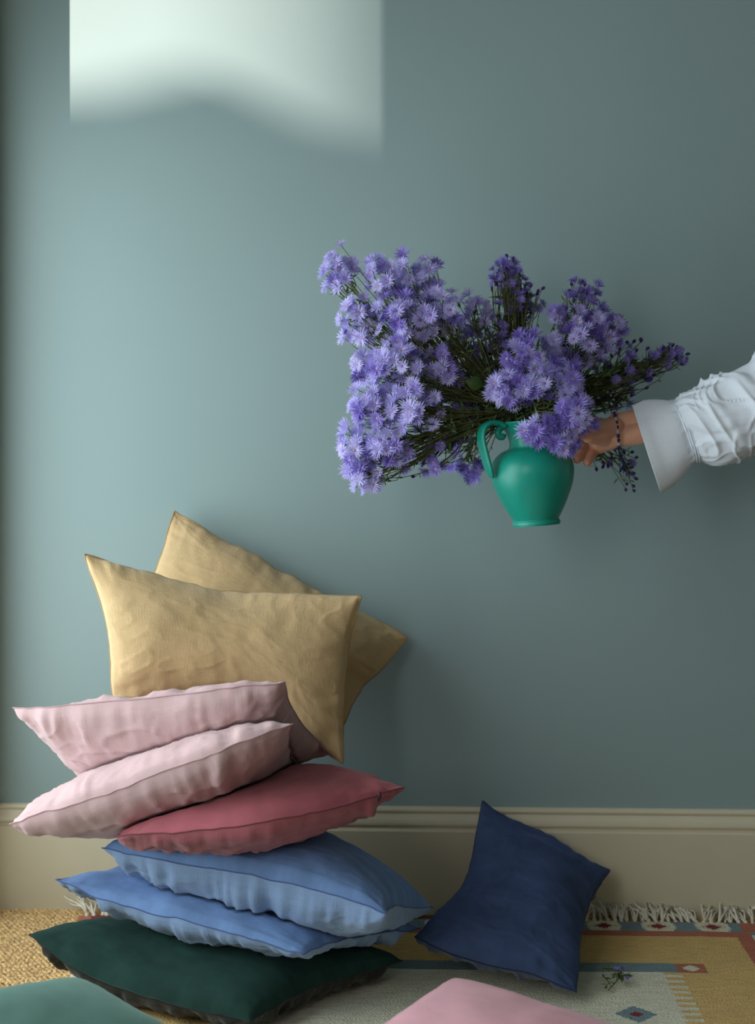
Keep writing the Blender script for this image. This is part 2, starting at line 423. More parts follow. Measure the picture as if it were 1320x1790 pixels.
# ------------------------------------------------------------------ cushions
NC = 44; NFINE = 112
def interp_matrix(nf, nc):
    W = np.zeros((nf, nc))
    for i in range(nf):
        t = i / (nf - 1) * (nc - 1); k = min(int(t), nc - 2); u = t - k
        ws = (-.5 * u + u * u - .5 * u ** 3, 1 - 2.5 * u * u + 1.5 * u ** 3, .5 * u + 2 * u * u - 1.5 * u ** 3, -.5 * u * u + .5 * u ** 3)
        for q, wgt in zip((k - 1, k, k + 1, k + 2), ws):
            if q < 0: W[i, 0] += 2 * wgt; W[i, 1] -= wgt
            elif q >= nc: W[i, nc - 1] += 2 * wgt; W[i, nc - 2] -= wgt
            else: W[i, q] += wgt
    return W
WUP = interp_matrix(NFINE, NC)
def spacing(n):
    t = np.linspace(0, 1, n); return 0.55 * t + 0.45 * (0.5 - 0.5 * np.cos(math.pi * t))
class Cushion:
    """Two panels sewn along a four-cornered seam. corners: 4 world points in order; mids: dict edge -> through points."""
    def __init__(s, name, corners, up, tA, tB, mids=None, bow=0.05, q=0.55, peak=None):
        s.name = name; c = [np.array(x, float) for x in corners]; s.c = c; mids = mids or {}
        u = spacing(NC); s.u = u
        cen = sum(c) / 4; E = []
        for i in range(4):
            a, b = c[i], c[(i + 1) % 4]
            if i in mids: pts = [a] + [np.array(x, float) for x in mids[i]] + [b]
            else:
                m = (a + b) / 2; pts = [a, a * .72 + b * .28 + (cen - m) * bow * 1.5, m + (cen - m) * bow * 2, a * .28 + b * .72 + (cen - m) * bow * 1.5, b]
            fine = catmull(pts, 200); L = np.r_[0, np.cumsum(np.linalg.norm(np.diff(fine, axis=0), axis=1))]; L /= L[-1]
            E.append(np.stack([np.interp(u, L, fine[:, k]) for k in range(3)], 1))
        # S(u,v): u along edge0 (c0->c1), v along edge3 reversed (c0->c3)
        b0, b1 = E[0], E[2][::-1]; l0, l1 = E[3][::-1], E[1]
        U, Vv = np.meshgrid(u, u, indexing='ij'); U = U[..., None]; Vv = Vv[..., None]
        S = (1 - Vv) * b0[:, None] + Vv * b1[:, None] + (1 - U) * l0[None] + U * l1[None] - ((1 - U) * (1 - Vv) * c[0] + U * (1 - Vv) * c[1] + U * Vv * c[2] + (1 - U) * Vv * c[3])
        up = np.array(up, float); up /= np.linalg.norm(up)
        n = np.cross(np.gradient(S, axis=0), np.gradient(S, axis=1)); n /= np.linalg.norm(n, axis=-1, keepdims=True) + 1e-9
        if (n.reshape(-1, 3).mean(0) @ up) < 0: n = -n; s.flip = True
        else: s.flip = False
        n = 0.55 * n + 0.45 * up; n /= np.linalg.norm(n, axis=-1, keepdims=True)
        pu, pv = peak or (0.5, 0.5)
        g = lambda t, p0: np.clip(1 - np.abs(2 * (t ** (math.log(.5) / math.log(p0))) - 1) ** 2.1, 0, 1) ** q
        h = g(U, pu) * g(Vv, pv)
        s.A = S + n * h * tA; s.B = S - n * h * tB; s.S = S
        s.size = (np.linalg.norm(np.diff(b0, axis=0), axis=1).sum(), np.linalg.norm(np.diff(l0, axis=0), axis=1).sum())
    def tri(s):
        i = np.arange(NC * NC).reshape(NC, NC)
        qd = np.stack([i[:-1, :-1], i[1:, :-1], i[1:, 1:], i[:-1, 1:]], -1).reshape(-1, 4)
        a, b = qd, qd[:, ::-1]
        if s.flip: a, b = b, a
        return np.concatenate([a, b + NC * NC])
    def verts(s): return np.concatenate([s.A.reshape(-1, 3), s.B.reshape(-1, 3)])
    def bvh(s): return BVHTree.FromPolygons(s.verts().tolist(), s.tri().tolist())
    def push(s, delta):
        """delta: (2*NC*NC,3); smoothed a little, seam kept welded"""
        dA = delta[:NC * NC].reshape(NC, NC, 3); dB = delta[NC * NC:].reshape(NC, NC, 3)
        out = []
        for d0 in (dA, dB):
            d = d0.copy()
            for _ in range(2):
                e = np.pad(d, ((1, 1), (1, 1), (0, 0)), mode='edge')
                d = 0.4 * d + 0.15 * (e[2:, 1:-1] + e[:-2, 1:-1] + e[1:-1, 2:] + e[1:-1, :-2])
            m0 = np.linalg.norm(d0, axis=-1, keepdims=True); m1 = np.linalg.norm(d, axis=-1, keepdims=True)
            out.append(np.where(m0 > m1, d0, d))
        bm = np.zeros((NC, NC, 1), bool); bm[0] = bm[-1] = True; bm[:, 0] = bm[:, -1] = True
        ma = np.linalg.norm(out[0], axis=-1, keepdims=True) > np.linalg.norm(out[1], axis=-1, keepdims=True)
        avg = np.where(ma, out[0], out[1])
        s.A = s.A + np.where(bm, avg, out[0]); s.B = s.B + np.where(bm, avg, out[1])
        s.S = (s.A + s.B) / 2
    def clampto(s, zmin=None, ymax=None):
        for X in (s.A, s.B):
            if zmin is not None: X[..., 2] = np.maximum(X[..., 2], zmin)
            if ymax is not None:
                lim = np.where(X[..., 2] < BH + 0.004, min(ymax, -0.026), ymax)
                X[..., 1] = np.minimum(X[..., 1], lim)
def collide(up, lo, direc, wlo=0.5, gap=0.002):
    """push the upper cushion along direc and the lower one against it until neither is inside the other"""
    dv = Vector(direc).normalized()
    U, L = up.verts(), lo.verts(); tu, tl = up.bvh(), lo.bvh()
    lo_b = np.maximum(U.min(0), L.min(0)) - .01; hi_b = np.minimum(U.max(0), L.max(0)) + .01
    if (lo_b > hi_b).any(): return 0
    mx = 0
    for X, tree, d, wt, obj in ((U, tl, dv, 1 - wlo, up), (L, tu, -dv, wlo, lo)):
        dl = np.zeros_like(X)
        for i in np.nonzero(((X > lo_b) & (X < hi_b)).all(1))[0]:
            p = Vector(X[i]); h = tree.ray_cast(p, d, 0.3)
            if h[0] is not None and h[1].dot(d) > 0:
                dl[i] = np.array(d) * ((h[3] + gap) * wt); mx = max(mx, h[3])
        obj.push(dl)
    return mx

CU = {}
def cushion(key, *a, **k): CU[key] = Cushion(key, *a, **k)
UPV = (0, 0, 1)
# the stack, from the floor up; picture points with the depth at which each corner stands
cushion('green', [P(50, 1634, -.47), P(437, 1786, -.665), P(705, 1682, -.40), P(330, 1590, -.06)], UPV, .066, .045,
        {0: [P(130, 1694, -.52), P(240, 1738, -.57), P(350, 1768, -.625)]}, q=.42)
cushion('blue_low', [P(97, 1537, -.45), P(530, 1667, -.62), P(735, 1625, -.36), P(330, 1500, -.06)], UPV, .055, .05,
        {0: [P(190, 1577, -.49), P(330, 1612, -.54), P(450, 1645, -.59)]}, q=.46)
cushion('blue_up', [P(178, 1483, -.47), P(676, 1594, -.62), P(757, 1588, -.37), P(380, 1440, -.09)], UPV, .078, .085,
        {0: [P(242, 1497, -.50), P(415, 1526, -.545), P(576, 1562, -.595)]}, q=.42)
cushion('rose', [P(199, 1466, -.60), P(707, 1377, -.52), P(600, 1350, -.12), P(240, 1400, -.12)], UPV, .05, .07,
        {0: [P(250, 1459, -.62), P(400, 1447, -.645), P(489, 1433, -.64), P(590, 1410, -.60)]})
cushion('pink_low', [P(17, 1443, -.52), P(512, 1263, -.60), P(548, 1322, -.22), P(120, 1400, -.14)], (-.3, -.05, .95), .055, .085,
        {0: [P(60, 1426, -.55), P(201, 1381, -.59), P(345, 1327, -.625), P(437, 1289, -.63)]})
cushion('pink_up', [P(22, 1240, -.45), P(498, 1192, -.56), P(577, 1315, -.30), P(150, 1360, -.12)], (-.05, .35, .93), .035, .09,
        {0: [P(130, 1232, -.50), P(290, 1217, -.54), P(400, 1203, -.565)], 1: [P(505, 1225, -.50), P(530, 1268, -.40)]})
cushion('mustard_front', [P(147, 970, -.30), P(631, 1042, -.26), P(600, 1335, -.34), P(207, 1255, -.34)], (0, -.97, .22), .075, .06,
        {0: [P(250, 1000, -.27), P(370, 1030, -.24), P(470, 1036, -.24)], 1: [P(612, 1120, -.27), P(601, 1230, -.30)], 2: [P(555, 1305, -.32), P(470, 1232, -.295), P(340, 1218, -.31), P(250, 1240, -.33)], 3: [P(197, 1215, -.34), P(186, 1090, -.32)]})
cushion('mustard_back', [P(305, 893, -.05), P(713, 1115, -.05), P(597, 1275, -.16), P(225, 1190, -.18)], (0, -.95, .3), .07, .03,
        {0: [P(365, 930, -.055), P(450, 975, -.06), P(540, 1025, -.055), P(640, 1075, -.05)], 1: [P(680, 1155, -.08), P(625, 1215, -.12)], 3: [P(240, 1090, -.14), P(272, 1000, -.09)]})
cushion('navy', [P(843, 1400, -.045), P(1066, 1524, -.09), P(1008, 1735, -.50), P(725, 1638, -.40)], (0, -.72, .7), .070, .05,
        {0: [P(890, 1432, -.045), P(960, 1464, -.05), P(1020, 1500, -.065)], 1: [P(1040, 1560, -.16), P(1018, 1620, -.27), P(1011, 1690, -.41)],
         2: [P(950, 1710, -.485), P(870, 1690, -.46), P(790, 1668, -.43)], 3: [P(775, 1590, -.31), P(815, 1535, -.22), P(832, 1460, -.12)]})
cushion('pink_floor', [P(792, 1712, -.66), P(1215, 1835, -.86), np.array([.16, -1.22, .05]), P(600, 1838, -.92)], UPV, .05, .05, bow=.02, q=.5)
cushion('teal_floor', [P(140, 1712, -.68), P(395, 1850, -.85), np.array([-.52, -1.20, .05]), P(-150, 1760, -.92)], UPV, .045, .05, bow=.02, q=.5)

PAIRS = [('blue_low', 'green', UPV), ('blue_up', 'blue_low', UPV), ('rose', 'blue_up', UPV), ('pink_low', 'rose', UPV), ('pink_up', 'pink_low', (0, .6, .8)),
         ('pink_low', 'blue_up', UPV), ('blue_up', 'green', UPV), ('pink_up', 'rose', (0, .4, .9)), ('mustard_front', 'pink_up', (0, 1, .15)), ('mustard_front', 'pink_low', (0, 1, .3)),
         ('mustard_back', 'mustard_front', (0, 1, 0)), ('mustard_front', 'rose', UPV), ('mustard_back', 'pink_up', (0, 1, .2)), ('mustard_back', 'rose', UPV),
         ('mustard_back', 'pink_low', (0, 1, .3)),
         ('blue_up', 'navy', (-1, 0, .2)), ('blue_low', 'navy', (-1, 0, .2)), ('green', 'navy', (-1, 0, .0)), ('navy', 'pink_floor', (0, 1, .3)), ('green', 'teal_floor', (0, 1, .2)), ('green', 'pink_floor', (-.3, 1, .1))]
for it in range(9):
    worst = 0
    for a, b, d in PAIRS: worst = max(worst, collide(CU[a], CU[b], d, 0.45))
    for c in CU.values(): c.clampto(0.0135, -0.004)
print('cushion contact residue', round(worst, 4))

M = {}
M['mustard'] = linen('mustard_linen', (206, 176, 130), 0.10, 0.2, 0.6)
M['mustard_seam'] = linen('mustard_seam', (166, 136, 88))
M['pink'] = linen('pale_pink_linen', (200, 168, 168), 0.05, 0.25, 0.3)
M['pink_seam'] = linen('pink_seam', (176, 140, 144))
M['rosev'] = velvet('rose_velvet', (162, 90, 98), (230, 170, 170), 0.16, 0.35)
M['rosel'] = linen('rose_linen', (168, 96, 104), 0.08)
M['rose_seam'] = linen('rose_seam', (110, 50, 58))
M['bluev'] = velvet('blue_velvet', (116, 148, 196), (170, 196, 235), 0.3, 0.45)
M['bluel'] = linen('blue_linen', (136, 164, 202), 0.1)
M['blue_seam'] = linen('blue_seam', (74, 100, 152))
M['greenv'] = velvet('dark_green_velvet', (36, 62, 56), (110, 150, 140), 0.3, 0.22)
M['greenl'] = linen('olive_linen', (34, 36, 24), 0.1)
M['green_seam'] = linen('green_seam', (16, 28, 26))
M['navyv'] = velvet('navy_velvet', (66, 82, 118), (110, 140, 210), 0.25, 0.3)
M['navyl'] = linen('navy_linen', (66, 78, 104), 0.1)
M['navy_seam'] = linen('navy_seam', (22, 30, 58))
M['tealv'] = velvet('teal_velvet', (84, 118, 108), (190, 220, 205), 0.14, 0.4)
M['pinkv'] = velvet('pink_velvet', (224, 170, 178), (240, 205, 205), 0.12, 0.4)

def wrinkles(c, side, kind, seed):
    """height field over the panel: crumples, gathers at the seam, soft dents"""
    u = np.interp(np.linspace(0, NC - 1, NFINE), np.arange(NC), c.u)
    U, Vv = np.meshgrid(u * c.size[0], u * c.size[1], indexing='ij')
    Lu, Lv = c.size
    dist = [Vv, Lu - U, Lv - Vv, U]; along = [U, Vv, U, Vv]
    h = np.zeros_like(U)
    amp = kind.get('gather', 0)
    for e in range(4):
        x = along[e] * kind.get('gf', 30)
        g = vnoise(x + 0.8 * vnoise(dist[e] * 25, x * .3, seed), dist[e] * 5 + e * 7.3, seed + e) - 0.5
        g2 = vnoise(x * 2.3, dist[e] * 9 + e * 3.1, seed + e + 9) - 0.5
        msk = vnoise(along[e] * 7, e * 3.7 + 0 * x, seed + 31)
        ln = kind.get('glen', .05) * (0.4 + 1.2 * vnoise(along[e] * 11, e + 0 * x, seed + 5))
        h += amp * (g + 0.5 * g2) * np.exp(-dist[e] / ln) * (0.35 + 1.1 * msk)
    cr = kind.get('crumple', 0)
    wx = U + 0.03 * fbm(U * 8, Vv * 8, seed + 40, 2); wy = Vv + 0.03 * fbm(U * 8, Vv * 8, seed + 50, 2)
    if cr:
        r = .8 * ridge(wx * 11 + wy * 6, wy * 22 - wx * 5, seed + 2) ** 6 + 0.7 * ridge(wx * 26 - wy * 10, wy * 34 + wx * 5, seed + 3) ** 6
        h += cr * r * (0.3 + vnoise(U * 6, Vv * 6, seed + 8)) + cr * 0.8 * fbm(wx * 26, wy * 26, seed + 4, 3)
    h += kind.get('lump', .003) * fbm(U * 5, Vv * 5, seed + 6, 3)
    md = np.minimum.reduce(dist)
    return h * (1 - np.exp(-md / 0.006))
def fine_surface(c, kt, ku, seed):
    up = lambda X: np.einsum('ij,jkc,lk->ilc', WUP, X, WUP)
    A, B = up(c.A), up(c.B)
    for sl in (np.s_[0], np.s_[-1], np.s_[:, 0], np.s_[:, -1]):
        m = (A[sl] + B[sl]) / 2; A[sl] = m; B[sl] = m
    def nrm(X, fl):
        n = np.cross(np.gradient(X, axis=0), np.gradient(X, axis=1)); n /= np.linalg.norm(n, axis=-1, keepdims=True) + 1e-9
        return -n if fl else n
    u = np.interp(np.linspace(0, NC - 1, NFINE), np.arange(NC), c.u)
    U, Vv = np.meshgrid(u * c.size[0], u * c.size[1], indexing='ij'); Lu, Lv = c.size
    # puckering of the seam line itself, shared by both panels
    mid = (A + B) / 2; nm = nrm(mid, c.flip); pk = np.zeros_like(U)
    for e, (dd, al) in enumerate(((Vv, U), (Lu - U, Vv), (Lv - Vv, U), (U, Vv))):
        pk += np.exp(-dd / .018) * (vnoise(al * 26, e * 9.1 + 0 * al, seed + 61) - .5 + .5 * (vnoise(al * 60, e * 5.3 + 0 * al, seed + 62) - .5))
    pk = pk * kt.get('pucker', .004)
    A2 = A + nm * pk[..., None] + nrm(A, c.flip) * wrinkles(c, 0, kt, seed)[..., None]
    B2 = B + nm * pk[..., None] + nrm(B, not c.flip) * wrinkles(c, 1, ku, seed + 100)[..., None]
    c.FA, c.FB = A2, B2
    c.UV = np.stack([U, Vv], -1)
FI = np.arange(NFINE * NFINE).reshape(NFINE, NFINE)
FQ = np.stack([FI[:-1, :-1], FI[1:, :-1], FI[1:, 1:], FI[:-1, 1:]], -1).reshape(-1, 4)
def fine_bvh(c):
    a, b = (FQ[:, ::-1], FQ) if c.flip else (FQ, FQ[:, ::-1])
    V = np.concatenate([c.FA.reshape(-1, 3), c.FB.reshape(-1, 3)])
    return V, BVHTree.FromPolygons(V.tolist(), np.concatenate([a, b + NFINE * NFINE]).tolist())
def fine_collide(up, lo, direc, gap=.0035):
    dv = Vector(direc).normalized(); U, tu = fine_bvh(up); L, tl = fine_bvh(lo); n2 = NFINE * NFINE
    b0 = np.maximum(U.min(0), L.min(0)) - .006; b1 = np.minimum(U.max(0), L.max(0)) + .006
    if (b0 > b1).any(): return
    for X, tree, d, obj in ((U, tl, dv, up), (L, tu, -dv, lo)):
        hit = False
        for i in np.nonzero(((X > b0) & (X < b1)).all(1))[0]:
            p = Vector(X[i]) - d * gap; h = tree.ray_cast(p, d, .2)
            if h[0] is not None and h[1].dot(d) > 0:
                X[i] += np.array(d) * (h[3] * .52); hit = True
        if hit:
            obj.FA = X[:n2].reshape(NFINE, NFINE, 3).copy(); obj.FB = X[n2:].reshape(NFINE, NFINE, 3).copy()
            for sl in (np.s_[0], np.s_[-1], np.s_[:, 0], np.s_[:, -1]):
                m = (obj.FA[sl] + obj.FB[sl]) / 2; obj.FA[sl] = m; obj.FB[sl] = m
def fabric_panel(name, Y, uvs, flip, mat, parent):
    qd = FQ[:, ::-1] if flip else FQ
    me = mesh(name, Y.reshape(-1, 3), qd)
    uvl = me.uv_layers.new(name='uv')
    vi = np.empty(len(me.loops), np.int32); me.loops.foreach_get('vertex_index', vi)
    uvl.data.foreach_set('uv', uvs.reshape(-1, 2)[vi].astype(np.float32).reshape(-1))
    return link(name, me, [mat], parent)
TODO = []
def make_cushion(*a): TODO.append(a)
def finish_cushions():
    out = {}
    for key, label, top, under, seam, kt, ku, group, seed, *r in TODO: fine_surface(CU[key], kt, ku, seed)
    for it in range(6):
        for a, b, d in PAIRS: fine_collide(CU[a], CU[b], d, .0055)
        for c in CU.values():
            for X in (c.FA, c.FB):
                X[..., 2] = np.maximum(X[..., 2], .0150)
                X[..., 1] = np.minimum(X[..., 1], np.where(X[..., 2] < BH + .006, -.027, -.004))
    for key, label, top, under, seam, kt, ku, group, seed, *r in TODO:
        c = CU[key]; al = np.concatenate([c.FA.reshape(-1, 3), c.FB.reshape(-1, 3)])
        org = np.array([al[:, 0].mean(), al[:, 1].mean(), al[:, 2].min()])
        root = empty('cushion', org); tag(root, label, 'cushion', group)
        YA, YB = c.FA - org, c.FB - org
        fabric_panel('front_panel', YA, c.UV, c.flip, top, root); fabric_panel('back_panel', YB, c.UV, not c.flip, under, root)
        loop = np.concatenate([YA[:, 0], YA[-1, 1:], YA[-2::-1, -1], YA[0, -2:0:-1]])
        mb = MB(); mb.tube(loop, r[0] if r else .0011, 5, closed=True); mb.build('seam', [seam], root)
        out[key] = (root, org)
    return out
K_LIN = dict(gather=.010, gf=34, glen=.05, crumple=.0020, lump=.007, pucker=.007)
K_PINK = dict(gather=.010, gf=40, glen=.06, crumple=.0036, lump=.007, pucker=.005)
K_LINB = dict(gather=.017, gf=46, glen=.07, crumple=.0050, lump=.008, pucker=.004)
K_VEL = dict(gather=.007, gf=26, glen=.04, crumple=.0010, lump=.010, pucker=.004)
K_FLAT = dict(gather=.002, gf=20, glen=.03, crumple=.0003, lump=.006, pucker=.002)
G = 'linen and velvet cushions'
make_cushion('green', 'dark green velvet cushion at the bottom of the stack, flat on the rug', M['greenv'], M['greenl'], M['green_seam'], K_VEL, K_LINB, G, 1)
make_cushion('blue_low', 'flatter lower sky-blue velvet cushion lying on the dark green one', M['bluev'], M['bluel'], M['blue_seam'], K_VEL, K_LINB, G, 2)
make_cushion('blue_up', 'plump upper sky-blue cushion directly beneath the rose red one', M['bluev'], M['bluel'], M['blue_seam'], K_VEL, K_LINB, G, 3)
make_cushion('rose', 'dusty rose red velvet cushion wedged under the two pale pink ones', M['rosev'], M['rosel'], M['rose_seam'], K_VEL, K_LINB, G, 4)
make_cushion('pink_low', 'lower pale pink linen cushion, tilted steeply down to the left', M['pink'], M['pink'], M['pink_seam'], K_PINK, K_PINK, G, 5)
make_cushion('pink_up', 'upper pale pink linen cushion leaning against the front mustard one', M['pink'], M['pink'], M['pink_seam'], K_PINK, K_PINK, G, 6)
make_cushion('mustard_front', 'front mustard linen cushion standing upright on top of the stack', M['mustard'], M['mustard'], M['mustard_seam'], K_LIN, K_LIN, G, 7, 0.0014)
make_cushion('mustard_back', 'rear mustard linen cushion tilted on its corner against the wall', M['mustard'], M['mustard'], M['mustard_seam'], K_LIN, K_LIN, G, 8, 0.0014)
make_cushion('navy', 'small navy velvet cushion propped against the cream baseboard', M['navyv'], M['navyl'], M['navy_seam'], dict(K_VEL, crumple=.003, gather=.011, lump=.014), K_LINB, G, 9)
make_cushion('pink_floor', 'rose pink velvet cushion lying in the foreground before the navy one', M['pinkv'], M['pinkv'], M['pink_seam'], K_FLAT, K_FLAT, G, 10)
make_cushion('teal_floor', 'sage teal velvet cushion lying in the foreground before the dark green one', M['tealv'], M['tealv'], M['green_seam'], K_FLAT, K_FLAT, G, 11)
DONE = finish_cushions(); rt, ro = DONE['rose']
# zip end on the rose cushion
mb = MB(); zp = P(664, 1392, -.565) - ro
mb.tube([zp + (0, 0, .007), zp, zp + (-.002, 0, -.008)], [.0016, .003, .0016], 6)
mb.build('zip_pull', [plain('dark_zip', (40, 24, 28), .4, .5)], rt)

# ------------------------------------------------------------------ vase
VY = -0.28
M_VASE, nt, b = new_mat('turquoise_glaze')
tc = N(nt, 'ShaderNodeTexCoord').outputs['Object']
col, _ = noise_mix(nt, scaled(nt, tc, (1, 1, .35)), lin(22, 148, 128), lin(34, 164, 144), 14, 4)
nt.links.new(col, b.inputs['Base Color']); b.inputs['Roughness'].default_value = 0.34; b.inputs['Specular IOR Level'].default_value = 0.45
S = (D + VY) / F
VROT = math.radians(4.5)          # leans a little to the left
foot = P(938, 918, VY)
def vloc(r, z, an=0):             # vase space -> world
    return None
vroot = empty('pitcher', foot); vroot.rotation_euler = (0, -VROT, 0)
tag(vroot, 'turquoise glazed pitcher with a scrolled handle held up by the hand', 'pitcher')
pf = [(0, .0), (38, 0), (41, 1), (42, 4), (41, 8), (39.5, 10), (42, 14), (50, 28), (58, 44), (65, 60), (70, 75), (72.5, 90), (72, 102), (68, 114), (60, 124), (50, 131), (40, 135), (37.5, 137),
      (36.5, 140), (36, 145), (37.5, 155), (41, 165), (46, 173), (51.5, 179), (53, 181), (52, 182.5), (49, 181), (43, 172), (38, 162), (34, 150), (33, 138), (50, 122), (66, 100), (64, 70), (45, 30), (30, 14), (0, 12)]
pts = catmull([(a * S, 0, z * S) for a, z in pf], 150); pts[:, 0] = np.maximum(pts[:, 0], 0); pts[:, 2] = np.maximum(pts[:, 2], 0)
ns = 72; V = []; Fc = []
for p in pts:
    for k in range(ns):
        an = 2 * math.pi * k / ns; r = p[0]; z = p[2]
        t = max(0, min(1, (z / S - 140) / 42))
        sp = math.exp(-((an if an < math.pi else an - 2 * math.pi) / 0.5) ** 2) * 9 * S * t * t   # pouring lip away from the handle
        V.append(((r + sp) * math.cos(an), (r + sp * .2) * math.sin(an), z + sp * .25 + 0.35 * 9 * S * t * t * 0))
for i in range(len(pts) - 1):
    for k in range(ns): Fc.append((i * ns + k, i * ns + (k + 1) % ns, (i + 1) * ns + (k + 1) % ns, (i + 1) * ns + k))
link('body', mesh('body', V, Fc), [M_VASE], vroot)
# strap handle: up from the rim, over and down to a leaf-shaped point on the shoulder
hp = catmull([(-50, 176), (-58, 182), (-70, 183), (-80, 176), (-84.5, 162), (-84, 145), (-81, 125), (-78, 108), (-75, 96), (-71.5, 88)], 46)
hw = np.interp(np.linspace(0, 1, 46), [0, .12, .3, .45, .6, .8, .93, 1], [13, 13, 12, 12.5, 14, 13, 8, 2.5]) * S
ht = np.interp(np.linspace(0, 1, 46), [0, .2, .6, .9, 1], [5, 4.5, 4, 3, 2]) * S
V = []; Fc = []; hp3 = np.stack([-50 * S + (hp[:, 0] + 50) * S * 1.30, 0 * hp[:, 0], hp[:, 1] * S], 1)
T = np.gradient(hp3, axis=0); T /= np.linalg.norm(T, axis=1)[:, None]
for i in range(46):
    nrm = np.array([T[i][2], 0, -T[i][0]])
    for k in range(14):
        an = 2 * math.pi * k / 14; ca, sa = math.cos(an), math.sin(an)
        V.append(hp3[i] + np.array([0, 1, 0]) * hw[i] * np.sign(ca) * abs(ca) ** .7 + nrm * ht[i] * np.sign(sa) * abs(sa) ** .7)
for i in range(45):
    for k in range(14): Fc.append((i * 14 + k, (i + 1) * 14 + k, (i + 1) * 14 + (k + 1) % 14, i * 14 + (k + 1) % 14))
Fc += [tuple(range(13, -1, -1))[::-1], tuple(45 * 14 + k for k in range(14))]
ho = link('handle', mesh('handle', V, Fc), [M_VASE], vroot)
ho.rotation_euler = (0, 0, math.radians(26))
# scroll curling under the handle beside the neck
mb = MB()
sc = catmull([(-52, 0, 174), (-58, 0, 172), (-62, 0, 166), (-60, 0, 160), (-55, 0, 159), (-53, 0, 163)], 22) * S
mb.tube(sc, np.interp(np.linspace(0, 1, 22), [0, .5, .8, 1], [5, 6, 7.5, 7]) * S, 10)
mb.build('scroll', [M_VASE], vroot).rotation_euler = (0, 0, math.radians(26))
mouth = P(922, 742, VY)

# ------------------------------------------------------------------ asters
def petal_mat(name, c1, c2):
    m, nt, b = new_mat(name)
    tc = N(nt, 'ShaderNodeTexCoord')
    oi = N(nt, 'ShaderNodeObjectInfo')
    mx = N(nt, 'ShaderNodeMix', data_type='RGBA'); mx.inputs[6].default_value = lin(*c1); mx.inputs[7].default_value = lin(*c2)
    nt.links.new(oi.outputs['Random'], mx.inputs['Factor']); nt.links.new(mx.outputs[2], b.inputs['Base Color'])
    b.inputs['Roughness'].default_value = 0.7; b.inputs['Specular IOR Level'].default_value = 0.15
    tr = N(nt, 'ShaderNodeBsdfTranslucent'); nt.links.new(mx.outputs[2], tr.inputs['Color'])
    ms = N(nt, 'ShaderNodeMixShader'); ms.inputs[0].default_value = 0.3
    out = nt.nodes['Material Output']
    nt.links.new(b.outputs[0], ms.inputs[1]); nt.links.new(tr.outputs[0], ms.inputs[2]); nt.links.new(ms.outputs[0], out.inputs['Surface'])
    return m
M_PET = petal_mat('aster_petal', (188, 180, 238), (214, 208, 250))
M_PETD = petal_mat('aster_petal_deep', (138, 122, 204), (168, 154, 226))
M_DISC = plain('aster_disc', (186, 156, 160), .8, .1, var=.35, scale=300)
M_DISCP = plain('aster_disc_plum', (150, 106, 172), .8, .1, var=.3, scale=300)
M_STEM = plain('aster_stem', (96, 98, 58), .7, .2, var=.3)
M_LEAF = plain('aster_leaf', (84, 108, 66), .6, .3, var=.4, scale=60)
M_BUD = plain('aster_bud', (70, 52, 110), .7, .2, var=.4, scale=80)
def flower_mesh(seed, pet, disc, cup):
    rng = np.random.default_rng(seed); mb = MB(); npet = 24
    for lay in range(2):
        for k in range(npet if lay == 0 else 10):
            an = 2 * math.pi * (k + rng.uniform(-.3, .3)) / (npet if lay == 0 else 10); L = rng.uniform(.82, 1.08) * (1 if lay == 0 else .72)
            up = cup * rng.uniform(.4, 1.4) + lay * .25; wd = rng.uniform(.06, .085)
            d = np.array([math.cos(an), math.sin(an), 0]); s = np.array([-math.sin(an), math.cos(an), 0])
            p0 = d * .16; p1 = d * .6 * L + np.array([0, 0, up * .45]); p2 = d * L + np.array([0, 0, up * .7 + rng.normal() * .06])
            mb.add([p0 - s * wd * .5, p0 + s * wd * .5, p1 + s * wd, p1 - s * wd, p2], [(0, 1, 2, 3), (3, 2, 4)], 0)
    V = [(0, 0, .1)]
    for k in range(7): V.append((.15 * math.cos(k * .8976), .15 * math.sin(k * .8976), .03))
    mb.add(V, [(0, 1 + k, 1 + (k + 1) % 7) for k in range(7)], 1)
    me = mesh('flower_head', mb.v, mb.f); me.materials.append(pet); me.materials.append(disc)
    me.polygons.foreach_set('material_index', np.array(mb.m, np.int32))
    return me
FL_PALE = [flower_mesh(s, M_PET, M_DISC if s % 3 else M_DISCP, c) for s, c in ((1, .25), (2, .45), (3, .1), (4, .6))]
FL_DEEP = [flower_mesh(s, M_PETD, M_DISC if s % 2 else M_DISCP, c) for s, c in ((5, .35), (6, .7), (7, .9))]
def leaf_shape(mb, p, d, L, wd, rng):
    d = d / np.linalg.norm(d); s = np.cross(d, rng.normal(size=3)); s /= np.linalg.norm(s) + 1e-9; n = np.cross(d, s)
    q = [p, p + d * L * .4 + s * wd, p + d * L * .4 - s * wd, p + d * L + n * L * .15, p + d * L * .4 + n * wd * .5]
    mb.add(q, [(0, 1, 4), (0, 4, 2), (1, 3, 4), (2, 4, 3)])
